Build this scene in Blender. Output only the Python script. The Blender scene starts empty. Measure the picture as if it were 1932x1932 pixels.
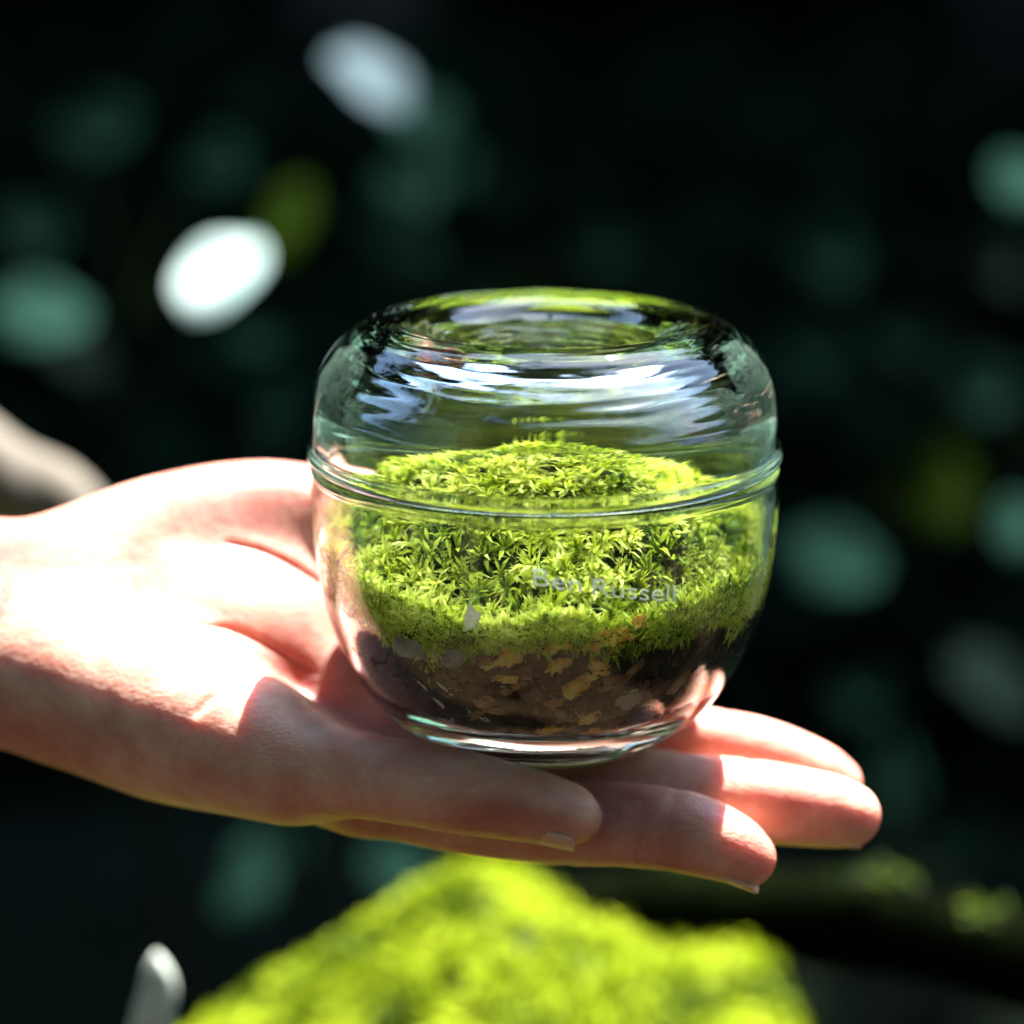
import bpy, math, random
import numpy as np
from mathutils import Vector, Matrix, noise

R = math.radians
SC = bpy.context.scene
COL = SC.collection
rng = np.random.default_rng(7)
random.seed(7)

# ------------------------------------------------------------------ camera, sky, sun, exposure
ZB = 1.0                                   # height of the jar's foot above the forest floor (m)
PITCH = R(15.0); DIST = 0.620; FRAME = 0.237
F_ = np.array([0, math.cos(PITCH), -math.sin(PITCH)])
U_ = np.array([0, math.sin(PITCH), math.cos(PITCH)])
TGT = np.array([-0.0075, 0, ZB + 0.0545])
CAM = TGT - F_ * DIST
cam = bpy.data.cameras.new('camera'); cam_o = bpy.data.objects.new('camera', cam); COL.objects.link(cam_o)
cam_o.location = CAM; cam_o.rotation_euler = (math.pi / 2 - PITCH, 0, 0)
cam.sensor_width = 36; cam.lens = 36 * DIST / FRAME
cam.clip_start = 0.02; cam.clip_end = 500
cam.dof.use_dof = True; cam.dof.focus_distance = DIST - 0.035
cam.dof.aperture_fstop = cam.lens / 19.0
SC.camera = cam_o

SUNV = Vector((0.24, 0.56, 1.0)).normalized()
w = bpy.data.worlds.new('World'); SC.world = w; w.use_nodes = True
nt = w.node_tree; bgn = nt.nodes['Background']
sky = nt.nodes.new('ShaderNodeTexSky'); sky.sky_type = 'NISHITA'; sky.sun_disc = False
sky.sun_elevation = math.asin(SUNV.z); sky.sun_rotation = math.atan2(SUNV.x, SUNV.y)
sky.air_density = 1.0; sky.dust_density = .4
nt.links.new(sky.outputs[0], bgn.inputs[0]); bgn.inputs[1].default_value = 0.15
sun = bpy.data.lights.new('sun', 'SUN'); sun.energy = 5.0; sun.angle = R(0.53); sun.color = (1.0, 0.955, 0.90)
sun_o = bpy.data.objects.new('sun', sun); COL.objects.link(sun_o)
sun_o.rotation_euler = SUNV.to_track_quat('Z', 'Y').to_euler(); sun_o.location = (2, 1.5, 6)
SC.view_settings.view_transform = 'Standard'; SC.view_settings.look = 'None'
SC.view_settings.exposure = 3.05; SC.view_settings.gamma = 1.0
SC.render.engine = 'CYCLES'
cy = SC.cycles
cy.max_bounces = 14; cy.transmission_bounces = 14; cy.glossy_bounces = 8; cy.diffuse_bounces = 4
cy.transparent_max_bounces = 12; cy.caustics_reflective = True; cy.caustics_refractive = True
cy.blur_glossy = 0.3; cy.sample_clamp_indirect = 6.0; cy.use_denoising = True

# ------------------------------------------------------------------ helpers
def P(px, py, Y, mm=True):
    """Point at depth Y (mm behind the jar's axis) seen at the given place of a 1932-wide view; mm from the jar's foot."""
    a = (px - 966) / 1932 * FRAME / DIST; b = (966 - py) / 1932 * FRAME / DIST
    d = F_ + np.array([1, 0, 0]) * a + U_ * b
    t = (Y * 0.001 - CAM[1]) / d[1]
    q = CAM + d * t
    return np.array([q[0], q[1], q[2] - ZB]) * 1000.0

def W(p):
    return Vector((p[0] * .001, p[1] * .001, p[2] * .001 + ZB))

def mesh(name, verts, faces, mat=None, parent=None, smooth=True, loc=None):
    me = bpy.data.meshes.new(name)
    if isinstance(verts, np.ndarray): verts = verts.tolist()
    if isinstance(faces, np.ndarray): faces = faces.tolist()
    me.from_pydata(verts, [], faces); me.update()
    if smooth: me.polygons.foreach_set('use_smooth', [True] * len(me.polygons))
    o = bpy.data.objects.new(name, me); COL.objects.link(o)
    if mat: me.materials.append(mat)
    if parent: o.parent = parent
    if loc is not None: o.location = loc
    return o

def big_mesh(name, V, F, mat, smooth=False, tint=None, parent=None):
    """numpy verts (n,3), faces (m,k) of one size, optional per-vertex tint."""
    me = bpy.data.meshes.new(name)
    n, (m, k) = len(V), F.shape
    me.vertices.add(n); me.vertices.foreach_set('co', np.ascontiguousarray(V, np.float32).ravel())
    me.loops.add(m * k); me.loops.foreach_set('vertex_index', np.ascontiguousarray(F, np.int32).ravel())
    me.polygons.add(m); me.polygons.foreach_set('loop_start', np.arange(0, m * k, k, dtype=np.int32))
    me.polygons.foreach_set('use_smooth', np.full(m, smooth))
    me.update(calc_edges=True)
    if tint is not None:
        at = me.attributes.new('tint', 'FLOAT', 'POINT'); at.data.foreach_set('value', tint.astype(np.float32))
    me.materials.append(mat)
    o = bpy.data.objects.new(name, me); COL.objects.link(o)
    if parent: o.parent = parent
    return o

def tag(o, label=None, cat=None, group=None, kind=None):
    if label: o['label'] = label
    if cat: o['category'] = cat
    if group: o['group'] = group
    if kind: o['kind'] = kind
    return o

def empty(name, loc):
    o = bpy.data.objects.new(name, None); COL.objects.link(o); o.location = loc; o.empty_display_size = .02
    return o

def catmull(pts, n):
    p = np.array(pts, float); p = np.vstack([2 * p[0] - p[1], p, 2 * p[-1] - p[-2]])
    out = []
    for i in range(1, len(p) - 2):
        t = np.linspace(0, 1, n, endpoint=False)[:, None]
        a, b, c, d = p[i - 1], p[i], p[i + 1], p[i + 2]
        out.append(.5 * (2 * b + (c - a) * t + (2 * a - 5 * b + 4 * c - d) * t ** 2 + (3 * b - a - 3 * c + d) * t ** 3))
    out.append(p[-2][None])
    return np.vstack(out)

def tube(pts, rad, seg=8):
    pts = np.array(pts, float); rad = np.broadcast_to(np.array(rad, float), (len(pts),))
    V, Fc = [], []
    for i, p in enumerate(pts):
        t = pts[min(i + 1, len(pts) - 1)] - pts[max(i - 1, 0)]; t = t / (np.linalg.norm(t) + 1e-12)
        a = np.cross(t, [0.3, .1, .95] if abs(t[2]) < .9 else [1, 0, 0]); a /= np.linalg.norm(a); b = np.cross(t, a)
        for k in range(seg):
            f = 2 * math.pi * k / seg
            V.append(p + rad[i] * (a * math.cos(f) + b * math.sin(f)))
    for i in range(len(pts) - 1):
        for k in range(seg):
            k2 = (k + 1) % seg
            Fc.append((i * seg + k, i * seg + k2, (i + 1) * seg + k2, (i + 1) * seg + k))
    n = len(V); V.append(pts[0]); V.append(pts[-1])
    for k in range(seg):
        Fc.append((n, (k + 1) % seg, k)); Fc.append((n + 1, n - seg + k, n - seg + (k + 1) % seg))
    return np.array(V), Fc

# ------------------------------------------------------------------ materials
def mat_new(name):
    m = bpy.data.materials.new(name); m.use_nodes = True
    n = m.node_tree.nodes; b = n['Principled BSDF']
    return m, m.node_tree, n, b

def N(ntree, typ, **kw):
    nd = ntree.nodes.new(typ)
    for k, v in kw.items(): setattr(nd, k, v)
    return nd

def ramp(ntree, fac, stops):
    r = N(ntree, 'ShaderNodeValToRGB'); cr = r.color_ramp
    while len(cr.elements) < len(stops): cr.elements.new(.5)
    for e, (p, c) in zip(cr.elements, stops): e.position = p; e.color = (*c, 1)
    ntree.links.new(fac, r.inputs[0]); return r.outputs[0]

def noise_tex(ntree, scale, detail=4, rough=.55, coord='Object', dist=0):
    tc = N(ntree, 'ShaderNodeTexCoord'); nz = N(ntree, 'ShaderNodeTexNoise')
    nz.inputs['Scale'].default_value = scale; nz.inputs['Detail'].default_value = detail
    nz.inputs['Roughness'].default_value = rough; nz.inputs['Distortion'].default_value = dist
    ntree.links.new(tc.outputs[coord], nz.inputs['Vector']); return nz.outputs['Fac']

def bump(ntree, bsdf, h, strength, dist):
    b = N(ntree, 'ShaderNodeBump'); b.inputs['Strength'].default_value = strength; b.inputs['Distance'].default_value = dist
    ntree.links.new(h, b.inputs['Height']); ntree.links.new(b.outputs[0], bsdf.inputs['Normal'])

def rough_mat(name, stops, scale, rough=.85, bump_d=0.0, bump_s=.6, detail=5, coord='Object'):
    m, t, n, b = mat_new(name)
    f = noise_tex(t, scale, detail, .6, coord)
    t.links.new(ramp(t, f, stops), b.inputs['Base Color']); b.inputs['Roughness'].default_value = rough
    b.inputs['Specular IOR Level'].default_value = .2
    if bump_d: bump(t, b, noise_tex(t, scale * 3, 6, .65, coord), bump_s, bump_d)
    return m

def leafy_mat(name, stops, rough=.5, transl=.35, attr=True, scale=8, spec=.3):
    """thin plant tissue: diffuse + translucent, colour by the tint attribute or by noise"""
    m, t, n, b = mat_new(name)
    if attr:
        a = N(t, 'ShaderNodeAttribute', attribute_name='tint'); fac = a.outputs['Fac']
    else: fac = noise_tex(t, scale, 4)
    c = ramp(t, fac, stops)
    t.links.new(c, b.inputs['Base Color']); b.inputs['Roughness'].default_value = rough
    b.inputs['Specular IOR Level'].default_value = spec
    tr = N(t, 'ShaderNodeBsdfTranslucent'); t.links.new(c, tr.inputs[0])
    mx = N(t, 'ShaderNodeMixShader'); mx.inputs[0].default_value = transl
    t.links.new(b.outputs[0], mx.inputs[1]); t.links.new(tr.outputs[0], mx.inputs[2])
    t.links.new(mx.outputs[0], n['Material Output'].inputs[0])
    return m

def glass_mat(name, col):
    m, t, n, b = mat_new(name)
    n.remove(b); g = N(t, 'ShaderNodeBsdfGlass'); g.inputs['Color'].default_value = (*col, 1)
    g.inputs['Roughness'].default_value = 0.0; g.inputs['IOR'].default_value = 1.5
    t.links.new(g.outputs[0], n['Material Output'].inputs[0])
    return m

M = {}
M['glass'] = glass_mat('clear_glass', (.94, .985, .968))

# skin
m, t, n, b = mat_new('skin'); M['skin'] = m
f1 = noise_tex(t, 34, 7, .66, dist=.4); c = ramp(t, f1, [(.34, (.40, .125, .095)), (.5, (.54, .245, .18)), (.64, (.65, .38, .29))])
t.links.new(c, b.inputs['Base Color']); b.inputs['Roughness'].default_value = .43
b.inputs['Subsurface Weight'].default_value = .8
b.inputs['Subsurface Radius'].default_value = (1.0, .25, .15); b.inputs['Subsurface Scale'].default_value = .010
tc = N(t, 'ShaderNodeTexCoord'); vo = N(t, 'ShaderNodeTexVoronoi'); vo.inputs['Scale'].default_value = 1300
mpn = N(t, 'ShaderNodeMapping'); mpn.inputs['Scale'].default_value = (.55, 1, 1)
t.links.new(tc.outputs['Object'], mpn.inputs[0]); t.links.new(mpn.outputs[0], vo.inputs['Vector'])
mth = N(t, 'ShaderNodeMath', operation='ADD'); t.links.new(vo.outputs['Distance'], mth.inputs[0]); t.links.new(noise_tex(t, 350, 5, .6), mth.inputs[1])
v2 = N(t, 'ShaderNodeTexVoronoi', feature='DISTANCE_TO_EDGE'); v2.inputs['Scale'].default_value = 420
t.links.new(mpn.outputs[0], v2.inputs['Vector'])
m2 = N(t, 'ShaderNodeMath', operation='MULTIPLY_ADD'); m2.inputs[1].default_value = 1.1; t.links.new(v2.outputs['Distance'], m2.inputs[0]); t.links.new(mth.outputs[0], m2.inputs[2])
bump(t, b, m2.outputs[0], .34, .0003)
m, t, n, b = mat_new('finger_nail'); M['nail'] = m
t.links.new(ramp(t, noise_tex(t, 120, 2), [(.3, (.60, .33, .25)), (.7, (.68, .42, .33))]), b.inputs['Base Color'])
b.inputs['Roughness'].default_value = .42; b.inputs['Subsurface Weight'].default_value = .3
b.inputs['Subsurface Radius'].default_value = (1, .4, .3); b.inputs['Subsurface Scale'].default_value = .002
M['sleeve'] = rough_mat('shaded_cream_cloth', [(.3, (.10, .088, .068)), (.7, (.125, .11, .085))], 60, .9, .0008)  # cream darkened to tan, shade put into the cloth colour
MOSS = [(0, (.09, .055, .015)), (.07, (.03, .055, .004)), (.35, (.18, .27, .012)), (.62, (.56, .62, .035)), (1, (.86, .85, .22))]
M['moss'] = leafy_mat('moss_leaf', MOSS, .45, .35)
M['moss_lime'] = leafy_mat('lime_moss', [(0, (.008, .018, .001)), (.3, (.06, .11, .003)), (.6, (.28, .37, .008)), (1, (.46, .55, .03))], .6, .4, spec=.1)
m, t, n, b = mat_new('dark_soil'); M['soil'] = m
a_ = N(t, 'ShaderNodeAttribute', attribute_name='tint')
c1 = ramp(t, noise_tex(t, 300, 5, .65), [(.40, (.004, .0025, .002)), (.54, (.035, .016, .009)), (.68, (.24, .11, .045))])
c2 = ramp(t, a_.outputs['Fac'], [(0, (.010, .006, .005)), (.35, (.035, .018, .011)), (.6, (.14, .07, .035)), (.75, (.20, .15, .13)), (.86, (.62, .30, .06)), (1, (.75, .58, .34))])
mx_ = N(t, 'ShaderNodeMix', data_type='RGBA'); mx_.inputs[0].default_value = .5; t.links.new(c1, mx_.inputs[6]); t.links.new(c2, mx_.inputs[7])
t.links.new(mx_.outputs[2], b.inputs['Base Color']); b.inputs['Roughness'].default_value = .7; b.inputs['Specular IOR Level'].default_value = .3
bump(t, b, noise_tex(t, 700, 5, .65), .6, .0008)
M['bark_chip'] = rough_mat('amber_bark', [(.34, (.12, .04, .008)), (.48, (.66, .30, .045)), (.66, (.90, .66, .22))], 180, .6, .0006)
M['straw'] = rough_mat('pale_straw', [(.3, (.52, .44, .33)), (.7, (.80, .72, .58))], 220, .6, .0004)
M['pebble'] = rough_mat('grey_pebble', [(.3, (.20, .17, .165)), (.7, (.42, .36, .35))], 220, .6, .0005)
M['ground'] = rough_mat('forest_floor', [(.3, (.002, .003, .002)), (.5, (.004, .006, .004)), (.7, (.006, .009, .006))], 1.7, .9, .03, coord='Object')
M['print'] = leafy_mat('white_print', [(0, (.9, .9, .9)), (1, (.93, .93, .93))], .5, .5, attr=False, scale=200)
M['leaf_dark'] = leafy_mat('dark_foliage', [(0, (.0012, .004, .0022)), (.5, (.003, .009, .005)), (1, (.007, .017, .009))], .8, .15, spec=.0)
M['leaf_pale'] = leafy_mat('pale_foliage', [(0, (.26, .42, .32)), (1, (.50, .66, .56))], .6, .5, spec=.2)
M['bark'] = rough_mat('dark_bark', [(.3, (.018, .014, .010)), (.7, (.06, .048, .036))], 6, .9, .02)
M['stem'] = rough_mat('dark_stem', [(.3, (.002, .004, .002)), (.7, (.006, .009, .004))], 40, .9)
M['stem'].node_tree.nodes['Principled BSDF'].inputs['Specular IOR Level'].default_value = .0
M['log'] = rough_mat('dark_log_wood', [(.3, (.0006, .001, .0005)), (.6, (.002, .003, .001)), (.8, (.004, .008, .002))], 25, .9, .004)  # near-black green wood tone, mottled by noise
M['log'].node_tree.nodes['Principled BSDF'].inputs['Specular IOR Level'].default_value = 0
M['rock'] = rough_mat('boulder_rock', [(.3, (.006, .008, .003)), (.7, (.02, .026, .01))], 25, .9, .004)
M['rock'].node_tree.nodes['Principled BSDF'].inputs['Specular IOR Level'].default_value = .03
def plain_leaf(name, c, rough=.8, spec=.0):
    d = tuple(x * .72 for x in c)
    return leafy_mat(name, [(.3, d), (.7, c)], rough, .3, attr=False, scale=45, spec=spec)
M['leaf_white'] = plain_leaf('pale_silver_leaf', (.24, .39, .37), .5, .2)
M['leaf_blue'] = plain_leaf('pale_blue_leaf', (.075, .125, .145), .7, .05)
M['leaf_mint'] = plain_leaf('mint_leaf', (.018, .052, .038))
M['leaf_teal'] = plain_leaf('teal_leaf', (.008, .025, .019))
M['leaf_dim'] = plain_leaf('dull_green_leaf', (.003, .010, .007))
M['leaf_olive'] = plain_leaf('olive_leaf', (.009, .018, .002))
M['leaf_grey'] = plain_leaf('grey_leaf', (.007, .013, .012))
M['pale'] = rough_mat('bleached_leaf', [(.3, (.30, .36, .30)), (.7, (.46, .50, .44))], 90, .6, .0006)

# ------------------------------------------------------------------ ground and forest round the clearing
n = 90
gx = np.linspace(-1, 1, n); gx = np.sign(gx) * np.abs(gx) ** 2.2 * 60
X, Y = np.meshgrid(gx, gx)
Z = np.zeros_like(X)
for i in range(n):
    for j in range(n):
        r_ = math.hypot(X[i, j], Y[i, j])
        Z[i, j] = .10 * noise.noise((X[i, j] * .8, Y[i, j] * .8, 0)) * min(1, r_ / .8) + max(0, r_ - 9) ** 1.15 * .42 * (1 if r_ < 40 else 1)
V = np.stack([X, Y, Z], -1).reshape(-1, 3)
idx = np.arange(n * n).reshape(n, n)
Fg = np.stack([idx[:-1, :-1], idx[:-1, 1:], idx[1:, 1:], idx[1:, :-1]], -1).reshape(-1, 4)
M['ground'].node_tree.nodes['Principled BSDF'].inputs['Specular IOR Level'].default_value = 0
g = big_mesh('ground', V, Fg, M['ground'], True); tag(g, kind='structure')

pn = 40; px_ = np.linspace(-5, 5, pn); py_ = np.linspace(-6, .55, pn); PX, PY = np.meshgrid(px_, py_)  # unseen warm ground strip added for bounce light on hand and jar
PZ = np.array([[.10 * noise.noise((a * .8, b * .8, 0)) * min(1, math.hypot(a, b) / .8) + .02 for a, b in zip(ra, rb)] for ra, rb in zip(PX, PY)])
pid = np.arange(pn * pn).reshape(pn, pn)
M['bounce_path'] = rough_mat('bounce_litter', [(.3, (.016, .009, .005)), (.55, (.034, .020, .011)), (.75, (.058, .040, .024))], 9, .9, .02)
M['bounce_path'].node_tree.nodes['Principled BSDF'].inputs['Specular IOR Level'].default_value = .05
pth = big_mesh('bounce_path', np.stack([PX, PY, PZ], -1).reshape(-1, 3), np.stack([pid[:-1, :-1], pid[:-1, 1:], pid[1:, 1:], pid[1:, :-1]], -1).reshape(-1, 4), M['bounce_path'], True)
tag(pth, kind='structure')

def leaf_cards(C, S, nrm_up=.3, aspect=.5):
    """many small folded leaves (2 quads each) at centres C with sizes S"""
    k = len(C)
    d = rng.normal(size=(k, 3)); d[:, 2] = d[:, 2] * .6 - .15; d /= np.linalg.norm(d, axis=1)[:, None]
    u = rng.normal(size=(k, 3)); u[:, 2] += nrm_up * 4
    s = np.cross(d, u); s /= np.linalg.norm(s, axis=1)[:, None]; nn = np.cross(s, d)
    S = S[:, None]; wv = s * S * aspect * .5
    a = C - d * S * .5; e = C + d * S * .5
    l = C - wv - nn * S * .08; r = C + wv - nn * S * .08; mid = C + nn * S * .06
    V = np.stack([a, l, e, r, mid], 1).reshape(-1, 3)
    b = np.arange(k)[:, None] * 5
    F = np.concatenate([b + np.array([[0, 4, 1]]), b + np.array([[1, 4, 2]]), b + np.array([[2, 4, 3]]), b + np.array([[3, 4, 0]])])
    return V, F, np.repeat(rng.random(k), 5)

# undergrowth: one mass of low leaves on the floor, thicker round the rim of the clearing
k = 18000
ang = rng.uniform(math.pi / 2 - .62, math.pi / 2 + .62, k); rr = 2.6 + np.abs(rng.normal(0, 3.2, k)); hh = rng.random(k) ** 1.6
C = np.stack([np.cos(ang) * rr, np.sin(ang) * rr, .03 + hh * np.clip((rr - 2.2) * .5, .1, 2.6)], -1)
C[:, 2] += np.maximum(0, rr - 9) ** 1.15 * .42
keep = ~((C[:, 1] > -.2) & (np.abs(C[:, 0]) < 1.2) & (C[:, 2] > .75))
C = C[keep]
V, Fu, tn = leaf_cards(C, rng.uniform(.09, .22, len(C)))
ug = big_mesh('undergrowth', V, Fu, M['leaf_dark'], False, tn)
tag(ug, 'dark leafy undergrowth blurred in the shade behind the hand', None, None, 'stuff')

# trees added to shade the floor behind and darken reflections in the glass
def make_tree():
    root = empty('shade_tree', (0, 0, 0))
    tag(root, 'added dark broadleaf tree whose unseen crown shades the clearing', 'tree', 'added shade trees round the clearing')
    pts = catmull([(0, 0, -.3), (.05, 0, 1.2), (-.05, .08, 2.6), (.06, .05, 4.4), (0, 0, 6.2)], 5)
    V, Fc = tube(pts, np.linspace(.20, .05, len(pts)), 10)
    for q in range(7):
        a = q * 2.4; z0 = 2.9 + q * .4
        bp = catmull([(0, 0, z0), (.6 * math.cos(a), .6 * math.sin(a), z0 + .35), (1.5 * math.cos(a), 1.5 * math.sin(a), z0 + .6)], 4)
        v2, f2 = tube(bp, np.linspace(.06, .015, len(bp)), 6)
        Fc += [tuple(i + len(V) for i in f) for f in f2]; V = np.vstack([V, v2])
    mesh('trunk', V, Fc, M['bark'], root)
    k = 6500
    cl = rng.normal(size=(46, 3)); cl /= np.linalg.norm(cl, axis=1)[:, None]; cl *= rng.uniform(.35, 1, (46, 1)) * np.array([1.75, 1.75, 1.5])
    Cn = cl[rng.integers(0, 46, k)] + rng.normal(0, .33, (k, 3)) + np.array([0, 0, 5.0])
    V, Fc2, tn = leaf_cards(Cn, rng.uniform(.13, .26, k), .5, .6)
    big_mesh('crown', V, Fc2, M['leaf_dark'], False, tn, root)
    return root
tree0 = make_tree()
tree_at = [(x + .55 * (j % 2) + .25 * math.sin(7 * x + 3 * j), y + .25 * math.cos(5 * x + j)) for j, y in enumerate((6.1, 7.7, 9.4, 11.2, 13.2, 15.4)) for x in (-2.6, -.6, 1.4, 3.4)] + [(5.4, 7.0), (5.6, 10.0), (-4.6, 8.0), (.2, -3.0), (2.6, -1.7), (-2.7, -1.5), (-.95, -1.25), (1.05, -1.35), (-2.3, .55)]
for i, (x, y) in enumerate(tree_at):
    if i == 0: o = tree0
    else:
        o = tree0.copy(); COL.objects.link(o)
        for ch in tree0.children:
            c2 = ch.copy(); COL.objects.link(c2); c2.parent = o
    o.location = (x, y, 0); o.rotation_euler.z = i * 1.9

# pale shrubs added out of view on both sides to brighten the glass rims
def shrub(loc, rad, label):
    root = empty('reflector_shrub', loc); tag(root, label, 'shrub', 'added reflector shrubs beside the clearing')
    st = [mesh('stem', *tube(catmull([(0, 0, -.1), (.1 * math.cos(q * 2.1), .1 * math.sin(q * 2.1), .5), (.45 * rad * math.cos(q * 2.1), .45 * rad * math.sin(q * 2.1), 1.3)], 5), np.linspace(.014, .004, 11), 6), M['bark'], root) for q in range(3)]
    k = 9000; d = rng.normal(size=(k, 3)); d /= np.linalg.norm(d, axis=1)[:, None]
    C = d * (rng.random((k, 1)) ** .35) * np.array([rad, rad, rad * 1.25]) + np.array([0, 0, 1.15])
    V, F, tn = leaf_cards(C, rng.uniform(.03, .07, k), .5, .55)
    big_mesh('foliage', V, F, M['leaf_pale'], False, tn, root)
for x, y, r_, lab in ((1.45, 1.45, .8, 'right of the picture, farthest back'), (1.5, .1, .6, 'right of the picture, middle one'), (1.5, -.9, .6, 'right of the camera'),
                      (-1.45, 1.45, .8, 'left of the picture, farthest back'), (-1.6, .1, .6, 'left of the picture, middle one'), (-1.5, -.9, .6, 'left of the camera')):
    shrub((x, y, 0), r_, 'pale shrub added to brighten the glass, standing ' + lab)

# ------------------------------------------------------------------ saplings with the out-of-focus leaves
def leaf_shape(L, Wd, fold=.18, bend=.25):
    nu, nv = 11, 7
    V = []
    for i in range(nu):
        u = i / (nu - 1)
        hw = Wd * .5 * max(.03, math.sin(math.pi * u ** .85) ** .55)
        for j in range(nv):
            v = j / (nv - 1) * 2 - 1
            V.append((u * L - L * .5, v * hw, abs(v) * hw * fold - bend * L * (u - .5) ** 2 + .03 * L * math.sin(9 * u + 2 * v)))
    Fc = [(i * nv + j, i * nv + j + 1, (i + 1) * nv + j + 1, (i + 1) * nv + j) for i in range(nu - 1) for j in range(nv - 1)]
    return V, Fc

TOCAM = Vector((0, -.966, .26))
def sapling(label, base_px, Ym, leaves):
    """leaves: (px, py, depth mm, length px, width px, image angle deg, material, tilt)"""
    p0 = P(base_px, 966, Ym * 1.7)
    root = empty('sapling', (p0[0] * .001, p0[1] * .001, 0)); tag(root, label, 'plant', 'young plants behind the hand')
    leaves = [(l[0], l[1], l[2] * 1.7, *l[3:]) for l in leaves]; 
    tips = [P(l[0], l[1], l[2]) * .001 + np.array([0, 0, ZB]) for l in leaves]
    base = np.array(root.location); top = max(t_[2] for t_ in tips) + .02
    sp = catmull([base - [0, 0, .1], base + [.02, .01, top * .4], base + [-.015, .02, top * .75], base + [.01, 0, top]], 8)
    V, Fc = tube(sp - base, np.linspace(.006, .0018, len(sp)), 8)
    mesh('stem', V, Fc, M['stem'], root)
    for (px, py, Yd, Lp, Wp, ang, mt, tilt), tip in zip(leaves, tips):
        dist = float((tip - CAM) @ F_); sc = FRAME / DIST * dist / 1932
        V, Fc = leaf_shape(Lp * sc, Wp * sc)
        half = (SUNV + TOCAM).normalized() if tilt == 0 else (SUNV * (1 - abs(tilt)) + TOCAM + Vector((tilt * .6, 0, 0))).normalized()
        a = R(ang); inpl = Vector((math.cos(a), math.sin(a) * .26, math.sin(a) * .966))
        xa = (inpl - TOCAM * (inpl.dot(half) / TOCAM.dot(half))).normalized(); ya = half.cross(xa)
        fx = math.sqrt(max(.1, 1 - xa.dot(TOCAM) ** 2)); fy = math.sqrt(max(.1, 1 - ya.dot(TOCAM) ** 2))
        V = [(v[0] / fx, v[1] / fy, v[2]) for v in V]; Lp /= fx
        o = mesh('leaf', V, Fc, M[mt], root)
        o.matrix_local = Matrix.Translation(Vector(tip - base)) @ Matrix((xa, ya, half)).transposed().to_4x4()
        # petiole from the stem to the leaf's foot
        foot = np.array(Vector(tip) - xa * Lp * sc * .47)
        j = int(np.argmin(np.abs(sp[:, 2] - (foot[2] - .03))))
        pp = catmull([sp[j], (sp[j] + foot) / 2 + [0, 0, .015], foot], 5) - base
        V, Fc = tube(pp, .0009, 5); mesh('petiole', V, Fc, M['stem'], root)

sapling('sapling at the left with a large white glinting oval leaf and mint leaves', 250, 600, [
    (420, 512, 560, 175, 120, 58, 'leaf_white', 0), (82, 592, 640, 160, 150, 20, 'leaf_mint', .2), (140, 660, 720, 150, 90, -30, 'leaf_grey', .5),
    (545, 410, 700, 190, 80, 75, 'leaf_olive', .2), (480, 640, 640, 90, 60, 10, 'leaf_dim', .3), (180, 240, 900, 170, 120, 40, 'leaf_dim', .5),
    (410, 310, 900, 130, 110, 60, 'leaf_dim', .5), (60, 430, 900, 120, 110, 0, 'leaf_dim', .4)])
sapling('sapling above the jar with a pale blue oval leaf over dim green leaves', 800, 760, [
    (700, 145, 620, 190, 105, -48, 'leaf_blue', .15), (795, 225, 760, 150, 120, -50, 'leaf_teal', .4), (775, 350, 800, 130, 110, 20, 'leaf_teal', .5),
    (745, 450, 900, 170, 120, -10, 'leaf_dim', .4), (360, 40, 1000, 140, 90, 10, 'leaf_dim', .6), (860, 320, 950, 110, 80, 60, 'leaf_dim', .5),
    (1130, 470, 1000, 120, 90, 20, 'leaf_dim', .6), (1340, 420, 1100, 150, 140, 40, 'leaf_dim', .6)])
sapling('sapling at the upper right edge with faint round teal leaves', 2040, 760, [
    (1925, 340, 640, 110, 120, 70, 'leaf_mint', .3), (1880, 500, 800, 120, 120, 30, 'leaf_grey', .7), (1850, 730, 850, 150, 120, 15, 'leaf_teal', .7),
    (1545, 680, 900, 110, 100, 20, 'leaf_dim', .5), (1560, 480, 1000, 150, 150, 20, 'leaf_dim', .6), (1700, 640, 1000, 150, 90, 0, 'leaf_dim', .6)])
sapling('sapling beside the jar at the right with a broad grey teal leaf', 1730, 780, [
    (1580, 1055, 640, 180, 150, 10, 'leaf_teal', .25), (1760, 920, 860, 190, 170, 40, 'leaf_olive', .6), (1920, 990, 640, 110, 80, 75, 'leaf_mint', .3),
    (1880, 1290, 640, 200, 120, -40, 'leaf_grey', .25), (1690, 1470, 900, 170, 90, 80, 'leaf_dim', .3), (1620, 1310, 950, 140, 90, 10, 'leaf_dim', .6),
    (1800, 1590, 900, 130, 90, 30, 'leaf_dim', .6)])
sapling('low sapling under the hand at the left with dim round leaves', 560, 620, [
    (465, 1660, 560, 150, 100, 75, 'leaf_teal', .4), (750, 1635, 600, 110, 110, 20, 'leaf_teal', .2), (520, 1590, 640, 130, 90, 10, 'leaf_dim', .3),
    (530, 775, 800, 110, 90, 60, 'leaf_dim', .4)])

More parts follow.
